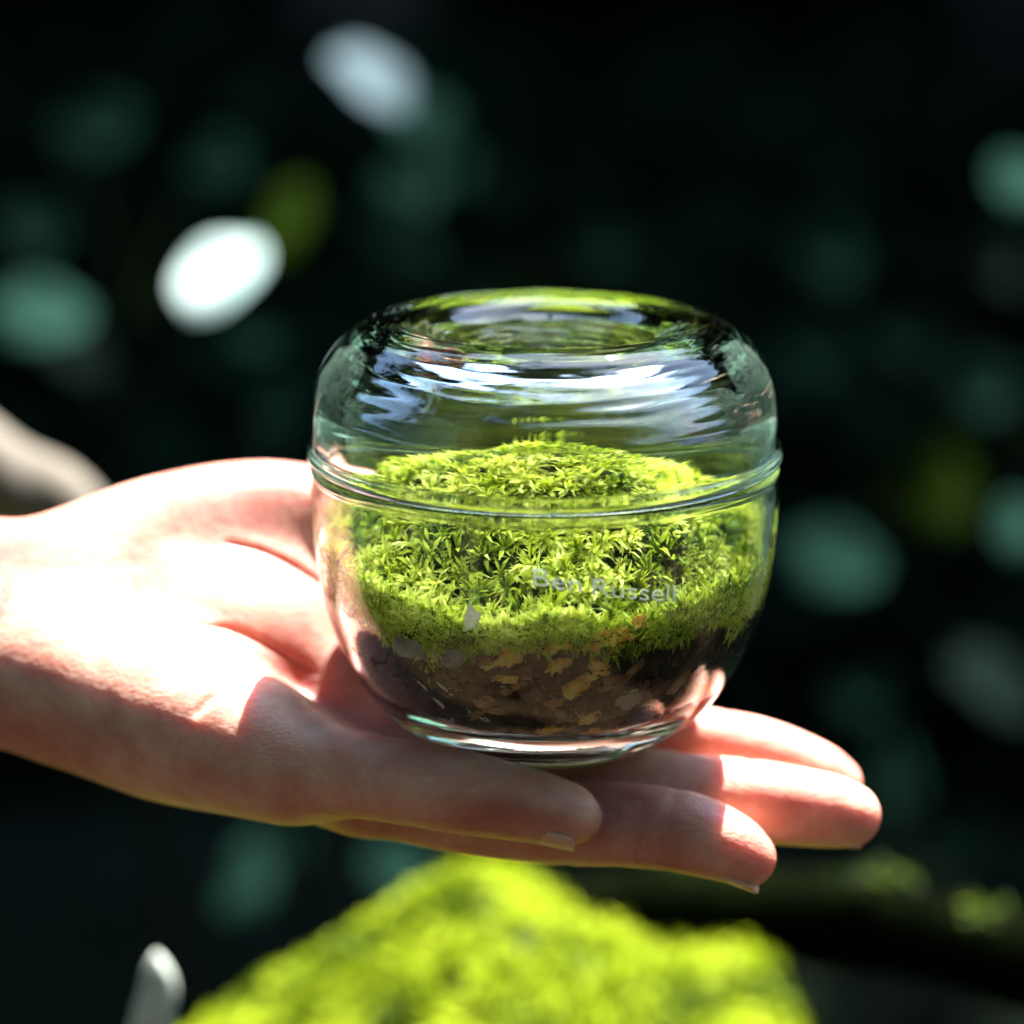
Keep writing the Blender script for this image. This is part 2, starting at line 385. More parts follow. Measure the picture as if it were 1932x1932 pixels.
# ------------------------------------------------------------------ mossy boulder, log and bleached leaf below the hand
def rock_height(px, sil):
    return np.interp(px, [s[0] for s in sil], [s[1] for s in sil])
SIL = [(-400, 2500), (150, 2110), (300, 1985), (390, 1932), (480, 1872), (600, 1803), (690, 1745), (780, 1690), (870, 1648), (930, 1640), (1010, 1668),
       (1100, 1700), (1200, 1722), (1330, 1745), (1420, 1775), (1470, 1812), (1505, 1890), (1545, 2040), (1640, 2300), (2100, 2800)]
YC = 250.0
nx, ny = 120, 70
pxs = np.linspace(-300, 2000, nx); Ys = np.linspace(60, 400, ny)
Vb = np.zeros((nx, ny, 3))
for i, px in enumerate(pxs):
    q = P(px, rock_height(px, SIL), YC); x = P(px, 1700, YC)[0]
    for j, y in enumerate(Ys):
        dy = y - YC
        z = q[2] - (abs(dy) * .30 + dy * dy * .0022 if dy < 0 else dy * .35 + dy * dy * .006)
        z += 3.5 * noise.noise((x * .03, y * .03, 1)) + 2 * noise.noise((x * .09, y * .09, 4)) - 2
        Vb[i, j] = (x, y, z)
Vt = Vb.reshape(-1, 3)
idx = np.arange(nx * ny).reshape(nx, ny)
Fb = np.stack([idx[:-1, :-1], idx[1:, :-1], idx[1:, 1:], idx[:-1, 1:]], -1).reshape(-1, 4)
# skirt down to the floor
ringi = np.concatenate([idx[:, 0], idx[-1, 1:], idx[-2::-1, -1], idx[0, -2:0:-1]])
low = Vt[ringi].copy(); cen = Vt.mean(0); low[:, :2] = cen[:2] + (low[:, :2] - cen[:2]) * 1.15; low[:, 2] = -ZB * 1000 - 60
nb = len(Vt); mring = len(ringi)
Vall = np.vstack([Vt, low])
Fs = np.array([(ringi[(a + 1) % mring], ringi[a], nb + a, nb + (a + 1) % mring) for a in range(mring)])
broot = empty('mossy_boulder', W((cen[0], cen[1], -ZB * 1000)))
tag(broot, 'boulder capped with bright yellow green moss below the fingers', 'boulder')
Vw = Vall * .001; Vw[:, 2] += ZB; Vw -= np.array(broot.location)
big_mesh('rock', Vw, np.vstack([Fb, Fs]), M['rock'], True, None, broot)

def moss_shoots(Pt, Nm, L, k_leaf, width, tint, droop=.3):
    """star shaped moss shoots: k_leaf narrow blades, two segments each, radiating from every point"""
    n = len(Pt)
    Nm = Nm / np.linalg.norm(Nm, axis=1)[:, None]
    ref = np.where(np.abs(Nm[:, 2:3]) < .9, [[0, 0, 1.]], [[1., 0, 0]])
    A = np.cross(Nm, ref); A /= np.linalg.norm(A, axis=1)[:, None]; B = np.cross(Nm, A)
    th = rng.uniform(0, 2 * math.pi, (n, k_leaf)); el = rng.uniform(.08, 1.25, (n, k_leaf))
    d = (np.cos(th) * np.cos(el))[..., None] * A[:, None] + (np.sin(th) * np.cos(el))[..., None] * B[:, None] + np.sin(el)[..., None] * Nm[:, None]
    Lk = (L[:, None] * rng.uniform(.6, 1.1, (n, k_leaf)))[..., None]
    s = np.cross(d, Nm[:, None] + rng.normal(0, .3, (n, k_leaf, 3))); s /= np.linalg.norm(s, axis=2)[..., None] + 1e-9
    wv = s * (width * Lk)
    b0 = Pt[:, None] + Nm[:, None] * rng.uniform(-.15, .25, (n, k_leaf, 1)) * Lk
    m1 = b0 + d * Lk * .5; m2 = b0 + d * Lk - Nm[:, None] * Lk * droop * np.cos(el)[..., None]
    V = np.stack([b0 - wv * .5, b0 + wv * .5, m1 - wv, m1 + wv, m2], 2).reshape(-1, 3)
    q = np.arange(n * k_leaf)[:, None] * 5
    F = np.concatenate([q + np.array([[0, 1, 3]]), q + np.array([[0, 3, 2]]), q + np.array([[2, 3, 4]])])
    tv = np.clip(tint[:, None] + rng.normal(0, .10, (n, k_leaf)), 0, 1)
    T = np.stack([tv * .45, tv * .45, tv, tv, np.clip(tv * 1.15 + .05, 0, 1)], 2).reshape(-1)  # young tips paler; blade feet darkened to deepen the shade between shoots
    return V, F, T

cand = rng.uniform(0, 1, (26000, 2)); ii = cand[:, 0] * (nx - 1.01); jj = cand[:, 1] * (ny - 1.01)
i0 = ii.astype(int); j0 = jj.astype(int); fi = (ii - i0)[:, None]; fj = (jj - j0)[:, None]
Pm = Vb[i0, j0] * (1 - fi) * (1 - fj) + Vb[i0 + 1, j0] * fi * (1 - fj) + Vb[i0, j0 + 1] * (1 - fi) * fj + Vb[i0 + 1, j0 + 1] * fi * fj
Nn = np.cross(Vb[i0 + 1, j0] - Vb[i0, j0], Vb[i0, j0 + 1] - Vb[i0, j0])
patch = np.array([noise.noise((p[0] * .035, p[1] * .035, 9)) for p in Pm])
hole = np.zeros(len(Pm), bool)
for (hx, hy, hr) in ((1000, 1765, 7), (860, 1865, 6), (1135, 1800, 5)):
    for yy in (175, 190, 205, 220): hole |= np.linalg.norm(Pm - P(hx, hy, yy), axis=1) < hr
keep = (patch > -.42) & ~hole
Pm, Nn, patch = Pm[keep], Nn[keep], patch[keep]
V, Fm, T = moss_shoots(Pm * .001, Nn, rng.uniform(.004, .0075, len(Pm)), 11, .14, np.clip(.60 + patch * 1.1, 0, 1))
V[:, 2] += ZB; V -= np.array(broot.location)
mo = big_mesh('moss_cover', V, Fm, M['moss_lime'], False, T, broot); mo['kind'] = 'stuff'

# fallen log at the right
lp = catmull([P(900, 1790, 250), P(1250, 1720, 260), P(1600, 1740, 275), P(2000, 1830, 285), P(2400, 1930, 290)], 8)
V, Fc = tube(lp, 17 + 1.5 * np.sin(np.arange(len(lp)) * .9), 22)
V = np.array([v + 1.6 * Vector((noise.noise(tuple(v * .06)), noise.noise(tuple(v * .07 + 5)), noise.noise(tuple(v * .06 + 9)))) for v in V])
lroot = empty('fallen_log', W(lp[0])); tag(lroot, 'dark fallen log with small green moss tufts behind the boulder', 'log')
loff = np.array(lroot.location)
mesh('log_wood', V * .001 + [0, 0, ZB] - loff, Fc, M['log'], lroot)
for (hx, hy, hr, nn_) in ((1665, 1655, 8, 14), (1850, 1722, 7, 10)):
    c0 = P(hx, hy, 262); pts = c0 + rng.normal(0, 1, (nn_, 3)) * np.array([hr * .6, hr * .5, 2.0])
    V, Fm, T = moss_shoots(pts * .001, np.tile([0, -.3, 1.], (nn_, 1)), rng.uniform(.004, .006, nn_), 10, .14, rng.uniform(.0, .3, nn_))
    V[:, 2] += ZB; o = big_mesh('moss_tuft', V - loff, Fm, M['moss_lime'], False, T, lroot)

# bleached curled leaf standing at the boulder's left foot
pl = [P(265, 2010, 120), P(285, 1930, 122), P(300, 1860, 126), P(300, 1795, 130)]
pl = catmull(pl, 6); V = []
for i, p in enumerate(pl):
    u = i / (len(pl) - 1); hw = 5.6 * (1 - u ** 6) * (1 - .15 * u) + .6
    for j in range(9):
        v = j / 4 - 1
        V.append(p + np.array([hw * v, -2.4 * (1 - v * v) + 1.2 * math.sin(5 * u), -.5 * v]))
Fc = [(i * 9 + j, i * 9 + j + 1, (i + 1) * 9 + j + 1, (i + 1) * 9 + j) for i in range(len(pl) - 1) for j in range(8)]
lf = mesh('dead_leaf', np.array(V) * .001 + [0, 0, ZB], Fc, M['pale'])
sd = lf.modifiers.new('s', 'SOLIDIFY'); sd.thickness = .0012
tag(lf, 'bleached white curled leaf standing beside the mossy boulder at the lower left', 'leaf')

# ------------------------------------------------------------------ hand (signed distance field -> surface nets)
VOX = .6
lo = np.array([-185., -62., -42.]); hi = np.array([92., 92., 68.])
dims = np.ceil((hi - lo) / VOX).astype(int) + 1

class Field:
    def __init__(s): s.a = np.full(dims, 40., np.float32)
    def box(s, pmin, pmax):
        a = np.clip(np.floor((pmin - lo) / VOX).astype(int), 0, dims - 1); b = np.clip(np.ceil((pmax - lo) / VOX).astype(int) + 1, 1, dims)
        ax = [lo[i] + VOX * np.arange(a[i], b[i], dtype=np.float32) for i in range(3)]
        return tuple(slice(a[i], b[i]) for i in range(3)), np.stack(np.meshgrid(*ax, indexing='ij'), -1)

def smin(a, b, k):
    h = np.clip(.5 + .5 * (b - a) / k, 0, 1)
    return b + (a - b) * h - k * h * (1 - h)

def chain(fd, pts, rad, k=0.0, flat=None, sub=None, bumps=(), margin=12.):
    """adds a tapered curved limb; flat=(dir, ratio) squashes the section along dir"""
    n = sub or 7
    p = catmull(np.hstack([np.array(pts, float), np.array(rad, float)[:, None]]), n)
    q, r = p[:, :3], p[:, 3].copy()
    cum = np.concatenate([[0], np.cumsum(np.linalg.norm(np.diff(q, axis=0), axis=1))])
    for (s0, depth, wid) in bumps: r += depth * np.exp(-((cum - s0 * cum[-1]) / wid) ** 2)
    for i in range(len(q) - 1):
        a, b = q[i], q[i + 1]; ra, rb = r[i], r[i + 1]; m = max(ra, rb) * (1.3 if flat else 1) + margin
        sl, G = fd.box(np.minimum(a, b) - m, np.maximum(a, b) + m)
        if 0 in G.shape: continue
        ab = b - a; t = np.clip(((G - a) @ ab.astype(np.float32)) / (ab @ ab), 0, 1)
        dlt = G - (a.astype(np.float32) + t[..., None] * ab.astype(np.float32))
        if flat is not None:
            u = np.array(flat[0], np.float32); u /= np.linalg.norm(u)
            c = dlt @ u; dlt = dlt + (c * (1 / flat[1] - 1))[..., None] * u
        d = np.sqrt((dlt ** 2).sum(-1)) - (ra + (rb - ra) * t)
        fd.a[sl] = np.minimum(fd.a[sl], d) if (k == 0 or i) and k == 0 else smin(fd.a[sl], d, k)

def limb(pts, rad, **kw):
    f = Field(); chain(f, pts, rad, 0, **kw); return f.a

# landmarks (view place and depth)
pinky_m, ring_m, mid_m, idx_m = P(672, 985, 46), P(725, 1205, 40), P(765, 1392, 12), P(690, 1482, -14)
palm = Field()
wr_u, wr_m, wr_t = P(60, 1085, 34), P(60, 1180, 22), P(70, 1275, 10)
k_ = 12.
def add_palm(pts, rad, k=k_, **kw):
    palm.a = smin(palm.a, limb(pts, rad, **kw), k)
add_palm([P(-380, 1080, 62), P(-150, 1085, 48), wr_u, P(300, 1010, 40), P(500, 972, 46), pinky_m], [19, 17, 14, 14.5, 13.5, 11])
add_palm([P(-380, 1190, 52), P(-150, 1180, 36), wr_m, P(300, 1130, 28), P(520, 1110, 35), ring_m], [20, 19, 15, 13.5, 12.5, 10.5])
add_palm([P(-380, 1260, 46), P(-150, 1265, 26), wr_t, P(300, 1260, 14), P(540, 1255, 22), mid_m], [19, 18.5, 15, 14, 12.5, 10])
add_palm([wr_t, P(300, 1360, 0), P(520, 1420, -4), idx_m], [15, 14.5, 13, 10.5])
add_palm([P(340, 1200, 24), P(450, 1200, 25), P(570, 1200, 31)], [14, 13.5, 12])            # flesh filling the hollow
add_palm([P(150, 1305, 4), P(300, 1352, -6), P(460, 1400, -16), P(540, 1440, -22)], [15, 17.5, 16, 13])   # thenar
# fingers
thumb = limb([P(330, 1370, -6), P(530, 1438, -24), P(700, 1466, -33), P(840, 1488, -37), P(960, 1512, -36), P(1050, 1532, -35), P(1074, 1540, -35)],
             [14, 12.3, 10.6, 10.6, 9.6, 8.4, 7.2], flat=((0, .5, 1), .9), bumps=((.40, -.6, 1.0), (.43, -.5, .9), (.66, -.7, 1.0), (.69, -.6, .9)), sub=20)
index = limb([idx_m, P(880, 1532, -20), P(1060, 1552, -23), P(1180, 1556, -27), P(1290, 1570, -30), P(1370, 1596, -32), P(1408, 1618, -33)],
             [10.8, 9.6, 9.6, 9.4, 9.2, 8.0, 6.6], bumps=((.52, -.9, .9), (.545, -.6, .8), (.79, -.9, .9), (.81, -.5, .8)), sub=20)
middle = limb([mid_m, P(950, 1440, -2), P(1120, 1470, -6), P(1270, 1498, -9), P(1420, 1512, -11), P(1550, 1528, -12), P(1600, 1538, -12)],
              [10.8, 10, 10, 9.7, 9.6, 8.6, 7.4], bumps=((.51, -.9, .9), (.535, -.6, .8), (.77, -.9, .9), (.79, -.5, .8)), sub=20)
ring = limb([ring_m, P(960, 1300, 24), P(1150, 1370, 18), P(1300, 1402, 14), P(1430, 1426, 10), P(1530, 1458, 7), P(1572, 1478, 6)],
            [10.6, 9.6, 9.6, 9.2, 9.0, 8.0, 6.8], bumps=((.5, -.9, .9), (.525, -.6, .8), (.76, -.9, .9)), sub=20)
pinky = limb([pinky_m, P(860, 1080, 60), P(1020, 1180, 54), P(1140, 1270, 44), P(1225, 1335, 34)], [10, 8.6, 8.2, 7.6, 6.2])
pa = palm.a
hand = pa
for f, k in ((pinky, 7), (ring, 7), (middle, 7), (index, 6), (thumb, 8)):
    hand = np.minimum(hand, smin(pa, f, k))
hand = smin(hand, np.minimum(np.minimum(index, middle), np.minimum(ring, pinky)), .8)
# flesh gives way where the jar rests on it
JOUT = [(19, .1), (22.0, -.2), (26.5, 1.1), (36.2, 7.6), (44.3, 17.2), (49.4, 28.2), (52.3, 40), (53.6, 52), (54.7, 69)]
gz = lo[2] + VOX * np.arange(dims[2]); gxx = lo[0] + VOX * np.arange(dims[0]); gyy = lo[1] + VOX * np.arange(dims[1])
rad_ = np.sqrt(gxx[:, None] ** 2 + gyy[None] ** 2).astype(np.float32)
ro = np.interp(gz, [q[1] for q in JOUT[1:]], [q[0] for q in JOUT[1:]])
jd = np.maximum((rad_[:, :, None] - ro[None, None]) * .8, (-.2 - gz)[None, None]).astype(np.float32)
hand = -smin(-hand, jd - .25, 1.2)
# palm creases: shallow grooves cut where lines run over the skin
def trilin(A, p):
    g_ = (np.asarray(p) - lo) / VOX; i = np.floor(g_).astype(int); f = g_ - i
    i = np.clip(i, 0, dims - 2); s = 0
    for dx in (0, 1):
        for dy in (0, 1):
            for dz in (0, 1):
                s += A[i[0] + dx, i[1] + dy, i[2] + dz] * (f[0] if dx else 1 - f[0]) * (f[1] if dy else 1 - f[1]) * (f[2] if dz else 1 - f[2])
    return s
def on_skin(px, py):
    for Yd in np.arange(-58, 88, .5):
        q = P(px, py, Yd)
        if np.any(q < lo) or np.any(q > hi - 1): continue
        if trilin(hand, q) < 0: return q
    return None
creases = [([(430, 1026), (490, 1040), (540, 1062), (590, 1092), (640, 1130)], .6), ([(360, 1180), (440, 1190), (520, 1225), (590, 1265)], .45), ([(372, 1345), (392, 1322), (415, 1300)], .9),
           ]
for cps, rad in creases:
    pts = [p for p in (on_skin(*c) for c in cps) if p is not None]
    if len(pts) < 2: continue
    f = Field(); chain(f, pts, [rad * .4] + [rad] * (len(pts) - 2) + [rad * .4], 0, sub=5)
    hand = -smin(-hand, f.a, 1.6)

def surface_nets(A):
    s = A < 0
    c = np.zeros(np.array(A.shape) - 1, np.int8)
    for dx in (0, 1):
        for dy in (0, 1):
            for dz in (0, 1):
                c += s[dx:A.shape[0] - 1 + dx, dy:A.shape[1] - 1 + dy, dz:A.shape[2] - 1 + dz]
    act = np.argwhere((c > 0) & (c < 8))
    vid = np.full(c.shape, -1, np.int64); vid[tuple(act.T)] = np.arange(len(act))
    cor = np.array([(x, y, z) for x in (0, 1) for y in (0, 1) for z in (0, 1)])
    val = np.stack([A[act[:, 0] + q[0], act[:, 1] + q[1], act[:, 2] + q[2]] for q in cor], 1)
    acc = np.zeros((len(act), 3)); cnt = np.zeros(len(act))
    for a in range(8):
        for b_ in range(a + 1, 8):
            if np.abs(cor[a] - cor[b_]).sum() != 1: continue
            va, vb = val[:, a], val[:, b_]; m_ = (va < 0) != (vb < 0)
            t_ = np.where(m_, va / np.where(m_, va - vb, 1), 0)
            acc += m_[:, None] * (cor[a] + t_[:, None] * (cor[b_] - cor[a])); cnt += m_
    Vv = lo + VOX * (act + acc / cnt[:, None])
    quads = []
    for ax in range(3):
        o1, o2 = [(1, 2), (2, 0), (0, 1)][ax]
        sl0 = [slice(None)] * 3; sl1 = [slice(None)] * 3; sl0[ax] = slice(0, -1); sl1[ax] = slice(1, None)
        e = np.argwhere(s[tuple(sl0)] != s[tuple(sl1)])
        e = e[(e[:, o1] > 0) & (e[:, o2] > 0) & (e[:, o1] < A.shape[o1] - 1) & (e[:, o2] < A.shape[o2] - 1)]
        ins = s[tuple(e.T)]
        def at(d1, d2):
            q = e.copy(); q[:, o1] -= d1; q[:, o2] -= d2; return vid[tuple(q.T)]
        Q = np.stack([at(1, 1), at(0, 1), at(0, 0), at(1, 0)], 1)
        Q[~ins] = Q[~ins][:, ::-1]; quads.append(Q)
    return Vv, np.concatenate(quads)

Vh, Fh = surface_nets(hand)
ed = np.concatenate([Fh[:, [0, 1]], Fh[:, [1, 2]], Fh[:, [2, 3]], Fh[:, [3, 0]]])
for it in range(2):
    s_ = np.zeros_like(Vh); c_ = np.zeros(len(Vh))
    np.add.at(s_, ed[:, 0], Vh[ed[:, 1]]); np.add.at(c_, ed[:, 0], 1); np.add.at(s_, ed[:, 1], Vh[ed[:, 0]]); np.add.at(c_, ed[:, 1], 1)
    Vh = Vh * .45 + .55 * s_ / np.maximum(c_, 1)[:, None]
Vh = Vh * .001; Vh[:, 2] += ZB
hand_o = big_mesh('hand', Vh, Fh, M['skin'], True)
tag(hand_o, 'bare human hand held palm up, sunlit, carrying the glass jar on its fingers', 'hand')

def nail(tip, axis, dorsal, r, L, half_ang, ahead=1.0):
    a = np.array(axis, float); a /= np.linalg.norm(a); d = np.array(dorsal, float); d -= a * (d @ a); d /= np.linalg.norm(d); s = np.cross(a, d)
    V = []
    nu, nv = 12, 11
    for i in range(nu):
        u = i / (nu - 1)
        for j in range(nv):
            v = j / (nv - 1) * 2 - 1
            f = v * half_ang * (1 - .12 * u ** 4)
            rr_ = r * (1 - .05 * u ** 2)
            ext = (u - 1) * L + ahead - 1.8 * (v * v) * (1 if u > .5 else -1) * abs(2 * u - 1)
            V.append(tip + a * ext + rr_ * (d * (math.cos(f) * .92) + s * math.sin(f)))
    Fc = [(i * nv + j, i * nv + j + 1, (i + 1) * nv + j + 1, (i + 1) * nv + j) for i in range(nu - 1) for j in range(nv - 1)]
    o = mesh('finger_nail', np.array(V) * .001 + [0, 0, ZB], Fc, M['nail'], hand_o)
    sdm = o.modifiers.new('s', 'SOLIDIFY'); sdm.thickness = .0006; sdm.offset = -.2
    return o
tA, tB = P(960, 1512, -36), P(1074, 1540, -35); nail(tB, tB - tA, (0, -.45, -1), 8.2, 12, .85, 2.6)
tA, tB = P(1290, 1570, -30), P(1408, 1618, -33); nail(tB, tB - tA, (0, -.15, -1), 7.4, 12, .9, 5.4)
tA, tB = P(1420, 1512, -11), P(1600, 1538, -12); nail(tB, tB - tA, (0, .25, -1), 8.0, 12, .9, 4.6)
tA, tB = P(1430, 1426, 10), P(1572, 1478, 6); nail(tB, tB - tA, (0, .35, -1), 7.4, 11, .95, 5.5)
tA, tB = P(1140, 1270, 44), P(1225, 1335, 34); nail(tB, tB - tA, (0, .8, -.8), 6.6, 10, .95, 4.5)

# cream sleeved arm far behind the wrist
sp = catmull([P(-420, 700, 330), P(-200, 800, 325), P(0, 905, 320), P(110, 965, 315), P(190, 1040, 310)], 8)
V, Fc = tube(sp, np.interp(np.linspace(0, 1, len(sp)), [0, .5, .8, 1], [20, 17, 15, 12]), 28)
V = np.array([v + (v - sp[np.argmin(((sp - v) ** 2).sum(1))]) * .06 * math.sin(v[0] * .25 + v[2] * .12) for v in V])
sl_o = mesh('sleeve', V * .001 + [0, 0, ZB], Fc, M['sleeve'])
tag(sl_o, 'blurred cream sleeved arm behind the wrist at the left edge', 'sleeve')

# ------------------------------------------------------------------ jar, lid, print
def lathe(name, prof, sub, seg, mat, parent=None):
    p = catmull(prof, sub)
    p[:, 0] = np.maximum(p[:, 0], 0)
    ph = np.arange(seg) * 2 * math.pi / seg
    V = []; ids = []
    for r_, z in p:
        if r_ < 1e-6: ids.append([len(V)] * seg); V.append((0, 0, z))
        else:
            ids.append(list(range(len(V), len(V) + seg))); V += [(r_ * math.cos(a), r_ * math.sin(a), z) for a in ph]
    Fc = []
    for i in range(len(p) - 1):
        for k in range(seg):
            k2 = (k + 1) % seg
            q = [ids[i][k], ids[i][k2], ids[i + 1][k2], ids[i + 1][k]]
            q = [x for n_, x in enumerate(q) if x not in q[:n_]]
            if len(q) > 2: Fc.append(tuple(q))
    V = np.array(V) * .001
    return mesh(name, V, Fc, mat, parent)

JO = [(0, 1.6), (11, 1.6), (15.5, 1.2), (19, .1), (22.0, -.2), (26.5, 1.1), (36.2, 7.6), (44.3, 17.2), (49.4, 28.2), (52.3, 40), (53.6, 52), (53.8, 60), (53.6, 64.6)]
JI = [(51.5, 64.5), (51.5, 58), (51.2, 52), (50.0, 40), (47.0, 28.5), (41.8, 17.8), (34, 10.8), (24, 7.8), (12, 7.0), (0, 6.8)]
jar_root = empty('jar', (0, 0, ZB)); tag(jar_root, 'round clear glass jar of moss and soil standing on the open hand', 'jar')
jar_b = lathe('glass_body', JO + [(53.9, 66), (53.2, 67.3), (52.3, 67.5), (51.7, 66.6)] + JI, 7, 192, M['glass'], jar_root)
lid_prof = [(50.8, 70), (51.4, 68.4), (52.7, 67.9), (54.0, 68.2), (54.7, 69.5), (54.2, 70.8), (53.5, 71.8), (53.4, 76), (53.1, 81.5), (51.8, 87.4), (48.4, 93.0), (44.0, 97.0), (40, 99.2),
            (36, 100.1), (31.5, 99.5), (27.5, 97.9), (24.3, 95.8), (20, 94.7), (12, 94.3), (6, 94.2), (0, 94.2)]
lid_in = [(0, 89.6), (10, 89.6), (18, 89.8), (24, 90.6), (30, 92.2), (36, 92.4), (41, 90.4), (45.3, 87.0), (48.6, 83.2), (50.3, 80.0), (50.9, 76), (50.9, 70)]
lid_o = lathe('lid', lid_prof + lid_in, 10, 224, M['glass'])
for v in lid_o.data.vertices:           # slight waviness of hand pressed glass, drawn out round the axis
    x, y, z = v.co * 1000; r_ = math.hypot(x, y); a = math.atan2(y, x)
    if z > 81 and r_ > 4:
        wv_ = noise.noise((r_ * .75, math.cos(a) * 2.6, math.sin(a) * 2.6)) * .7 + noise.noise((r_ * .25, math.cos(a) * 2.2 + 3, math.sin(a) * 2.2)) * .7
        amp = .26 if z < 93 and r_ < 51 - .3 * max(0, z - 83) else .24
        v.co.z += wv_ * amp * .001 * min(1, (r_ - 4) / 6)
lid_o.location = (0, 0, ZB)
tag(lid_o, 'thick clear glass lid with a round dimple on top of the jar', 'lid')

def r_out(z):
    return np.interp(z, [q[1] for q in JO[4:]], [q[0] for q in JO[4:]])
JI_up = JI[::-1]
def r_in(z):
    z = np.asarray(z, float)
    zz = [q[1] for q in JI_up] + [67.5, 69, 76, 80, 83.6, 87.4]; rv = [q[0] for q in JI_up] + [51.2, 50.9, 50.6, 49.8, 47.5, 43]
    return np.interp(z, zz, rv)

fc = bpy.data.curves.new('lettering', 'FONT'); fc.body = 'Ben Russell'; fc.size = 5.6; fc.space_word = .62; fc.space_character = 1.02; fc.resolution_u = 6; fc.extrude = 0; fc.offset = -.02
fo = bpy.data.objects.new('tmp_text', fc); COL.objects.link(fo)
bpy.context.view_layer.update()
dg = bpy.context.evaluated_depsgraph_get()
tm = bpy.data.meshes.new_from_object(fo.evaluated_get(dg)); bpy.data.objects.remove(fo)
import bmesh
bm = bmesh.new(); bm.from_mesh(tm)
bmesh.ops.triangulate(bm, faces=bm.faces[:])
bmesh.ops.subdivide_edges(bm, edges=[e for e in bm.edges if e.calc_length() > .8], cuts=2)
xs = [v.co.x for v in bm.verts]; x0, x1 = min(xs), max(xs)
zl, zr = 52.9, 46.6; al, ar = -.055, .545             # the word runs down to the right on the belly
for v in bm.verts:
    u = (v.co.x - x0) / (x1 - x0)
    z = zl + (zr - zl) * u + v.co.y; a = al + (ar - al) * u
    rr_ = float(r_out(z)) + .12
    v.co = (rr_ * math.sin(a) * .001, -rr_ * math.cos(a) * .001, z * .001)
tm2 = bpy.data.meshes.new('lettering'); bm.to_mesh(tm2); bm.free(); tm2.materials.append(M['print'])
lt = bpy.data.objects.new('lettering', tm2); COL.objects.link(lt); lt.parent = jar_root
sdm = lt.modifiers.new('s', 'SOLIDIFY'); sdm.thickness = .00012; sdm.offset = 1

# ------------------------------------------------------------------ soil, moss and chips inside the jar
def moss_line(th):      # height of the border between soil and moss along the wall (th from the front, to the right)
    return 41.0 - 3.6 * np.cos(th - .25) + 2.6 * np.sin(3 * th + .6) + 1.9 * np.sin(7 * th + 2) + 1.0 * np.sin(17 * th) + .7 * np.sin(29 * th + 1)
def moss_top(x, y):
    r2 = (x * x + y * y) / 49 ** 2
    th = np.arctan2(x, -y); edge = 48.0 - 5.0 * np.cos(th) - 2.5 * np.cos(2 * th)
    q2 = ((x + 7) ** 2 + (y - 2) ** 2) / 46 ** 2
    return edge + (80.5 - edge) * np.clip(1 - r2 ** .78, 0, 1) * (1 - .16 * np.clip(q2, 0, 1.6)) + 1.6 * np.sin(x * .16 + 1) * np.cos(y * .13) - .03 * x
# soil block
zs = np.linspace(7.2, 44, 46); seg = 150; V = []
for z in zs:
    for k in range(seg):
        th = 2 * math.pi * k / seg
        zz = min(z, float(moss_line(th)) + 2.0)
        rr_ = float(r_in(zz)) - .1 + .7 * noise.noise((math.sin(th) * 9, math.cos(th) * 9, zz * .35)) - (.0 if z <= zz + .01 else (z - zz) * 2.0)
        rr_ = max(rr_, 1)
        V.append((rr_ * math.sin(th), -rr_ * math.cos(th), zz))
Fc = [(i * seg + k, i * seg + (k + 1) % seg, (i + 1) * seg + (k + 1) % seg, (i + 1) * seg + k) for i in range(len(zs) - 1) for k in range(seg)]
nV = len(V); V.append((0, 0, 7.2)); V.append((0, 0, 46))
Fc += [(nV, (k + 1) % seg, k) for k in range(seg)] + [(nV + 1, (len(zs) - 1) * seg + k, (len(zs) - 1) * seg + (k + 1) % seg) for k in range(seg)]
# crumbs pressed to the glass
ico = bmesh.new(); bmesh.ops.create_icosphere(ico, subdivisions=1, radius=1); iv = np.array([v.co[:] for v in ico.verts]); ifc = [[v.index for v in f.verts] for f in ico.faces]; ico.free()
V = list(V); stint = [.12] * len(V)
for q in range(2600):
    th = rng.uniform(-math.pi, math.pi) if q % 3 == 0 else rng.uniform(-1.7, 1.7); z = 8 + (float(moss_line(th)) - 8) * rng.random()
    s = rng.uniform(.5, 1.5); rr_ = float(r_in(z)) - s * .7
    c = np.array([rr_ * math.sin(th), -rr_ * math.cos(th), z]); off = len(V)
    sh = iv * s * rng.uniform(.6, 1.25, 3) * (1 + .25 * rng.normal(size=(len(iv), 1)).clip(-1, 1))
    V += [tuple(x) for x in (sh + c)]; stint += [rng.random() ** 1.5 * (.3 + .7 * math.exp(-((th - .2) / .5) ** 2))] * len(iv)
    Fc += [tuple(i + off for i in f) for f in ifc]
Vs = np.array(V); rad = np.hypot(Vs[:, 0], Vs[:, 1]); lim = r_in(Vs[:, 2]) + .25; f = np.minimum(1, lim / np.maximum(rad, 1e-6)); Vs[:, :2] *= f[:, None]
Vs[:, 2] = np.maximum(Vs[:, 2], 7.3)
soil = mesh('soil', Vs * .001 + [0, 0, ZB], Fc, M['soil'], None, False); at_ = soil.data.attributes.new('tint', 'FLOAT', 'POINT'); at_.data.foreach_set('value', np.array(stint, np.float32))
tag(soil, 'dark crumbly soil layer in the bottom of the glass jar', None, None, 'stuff')

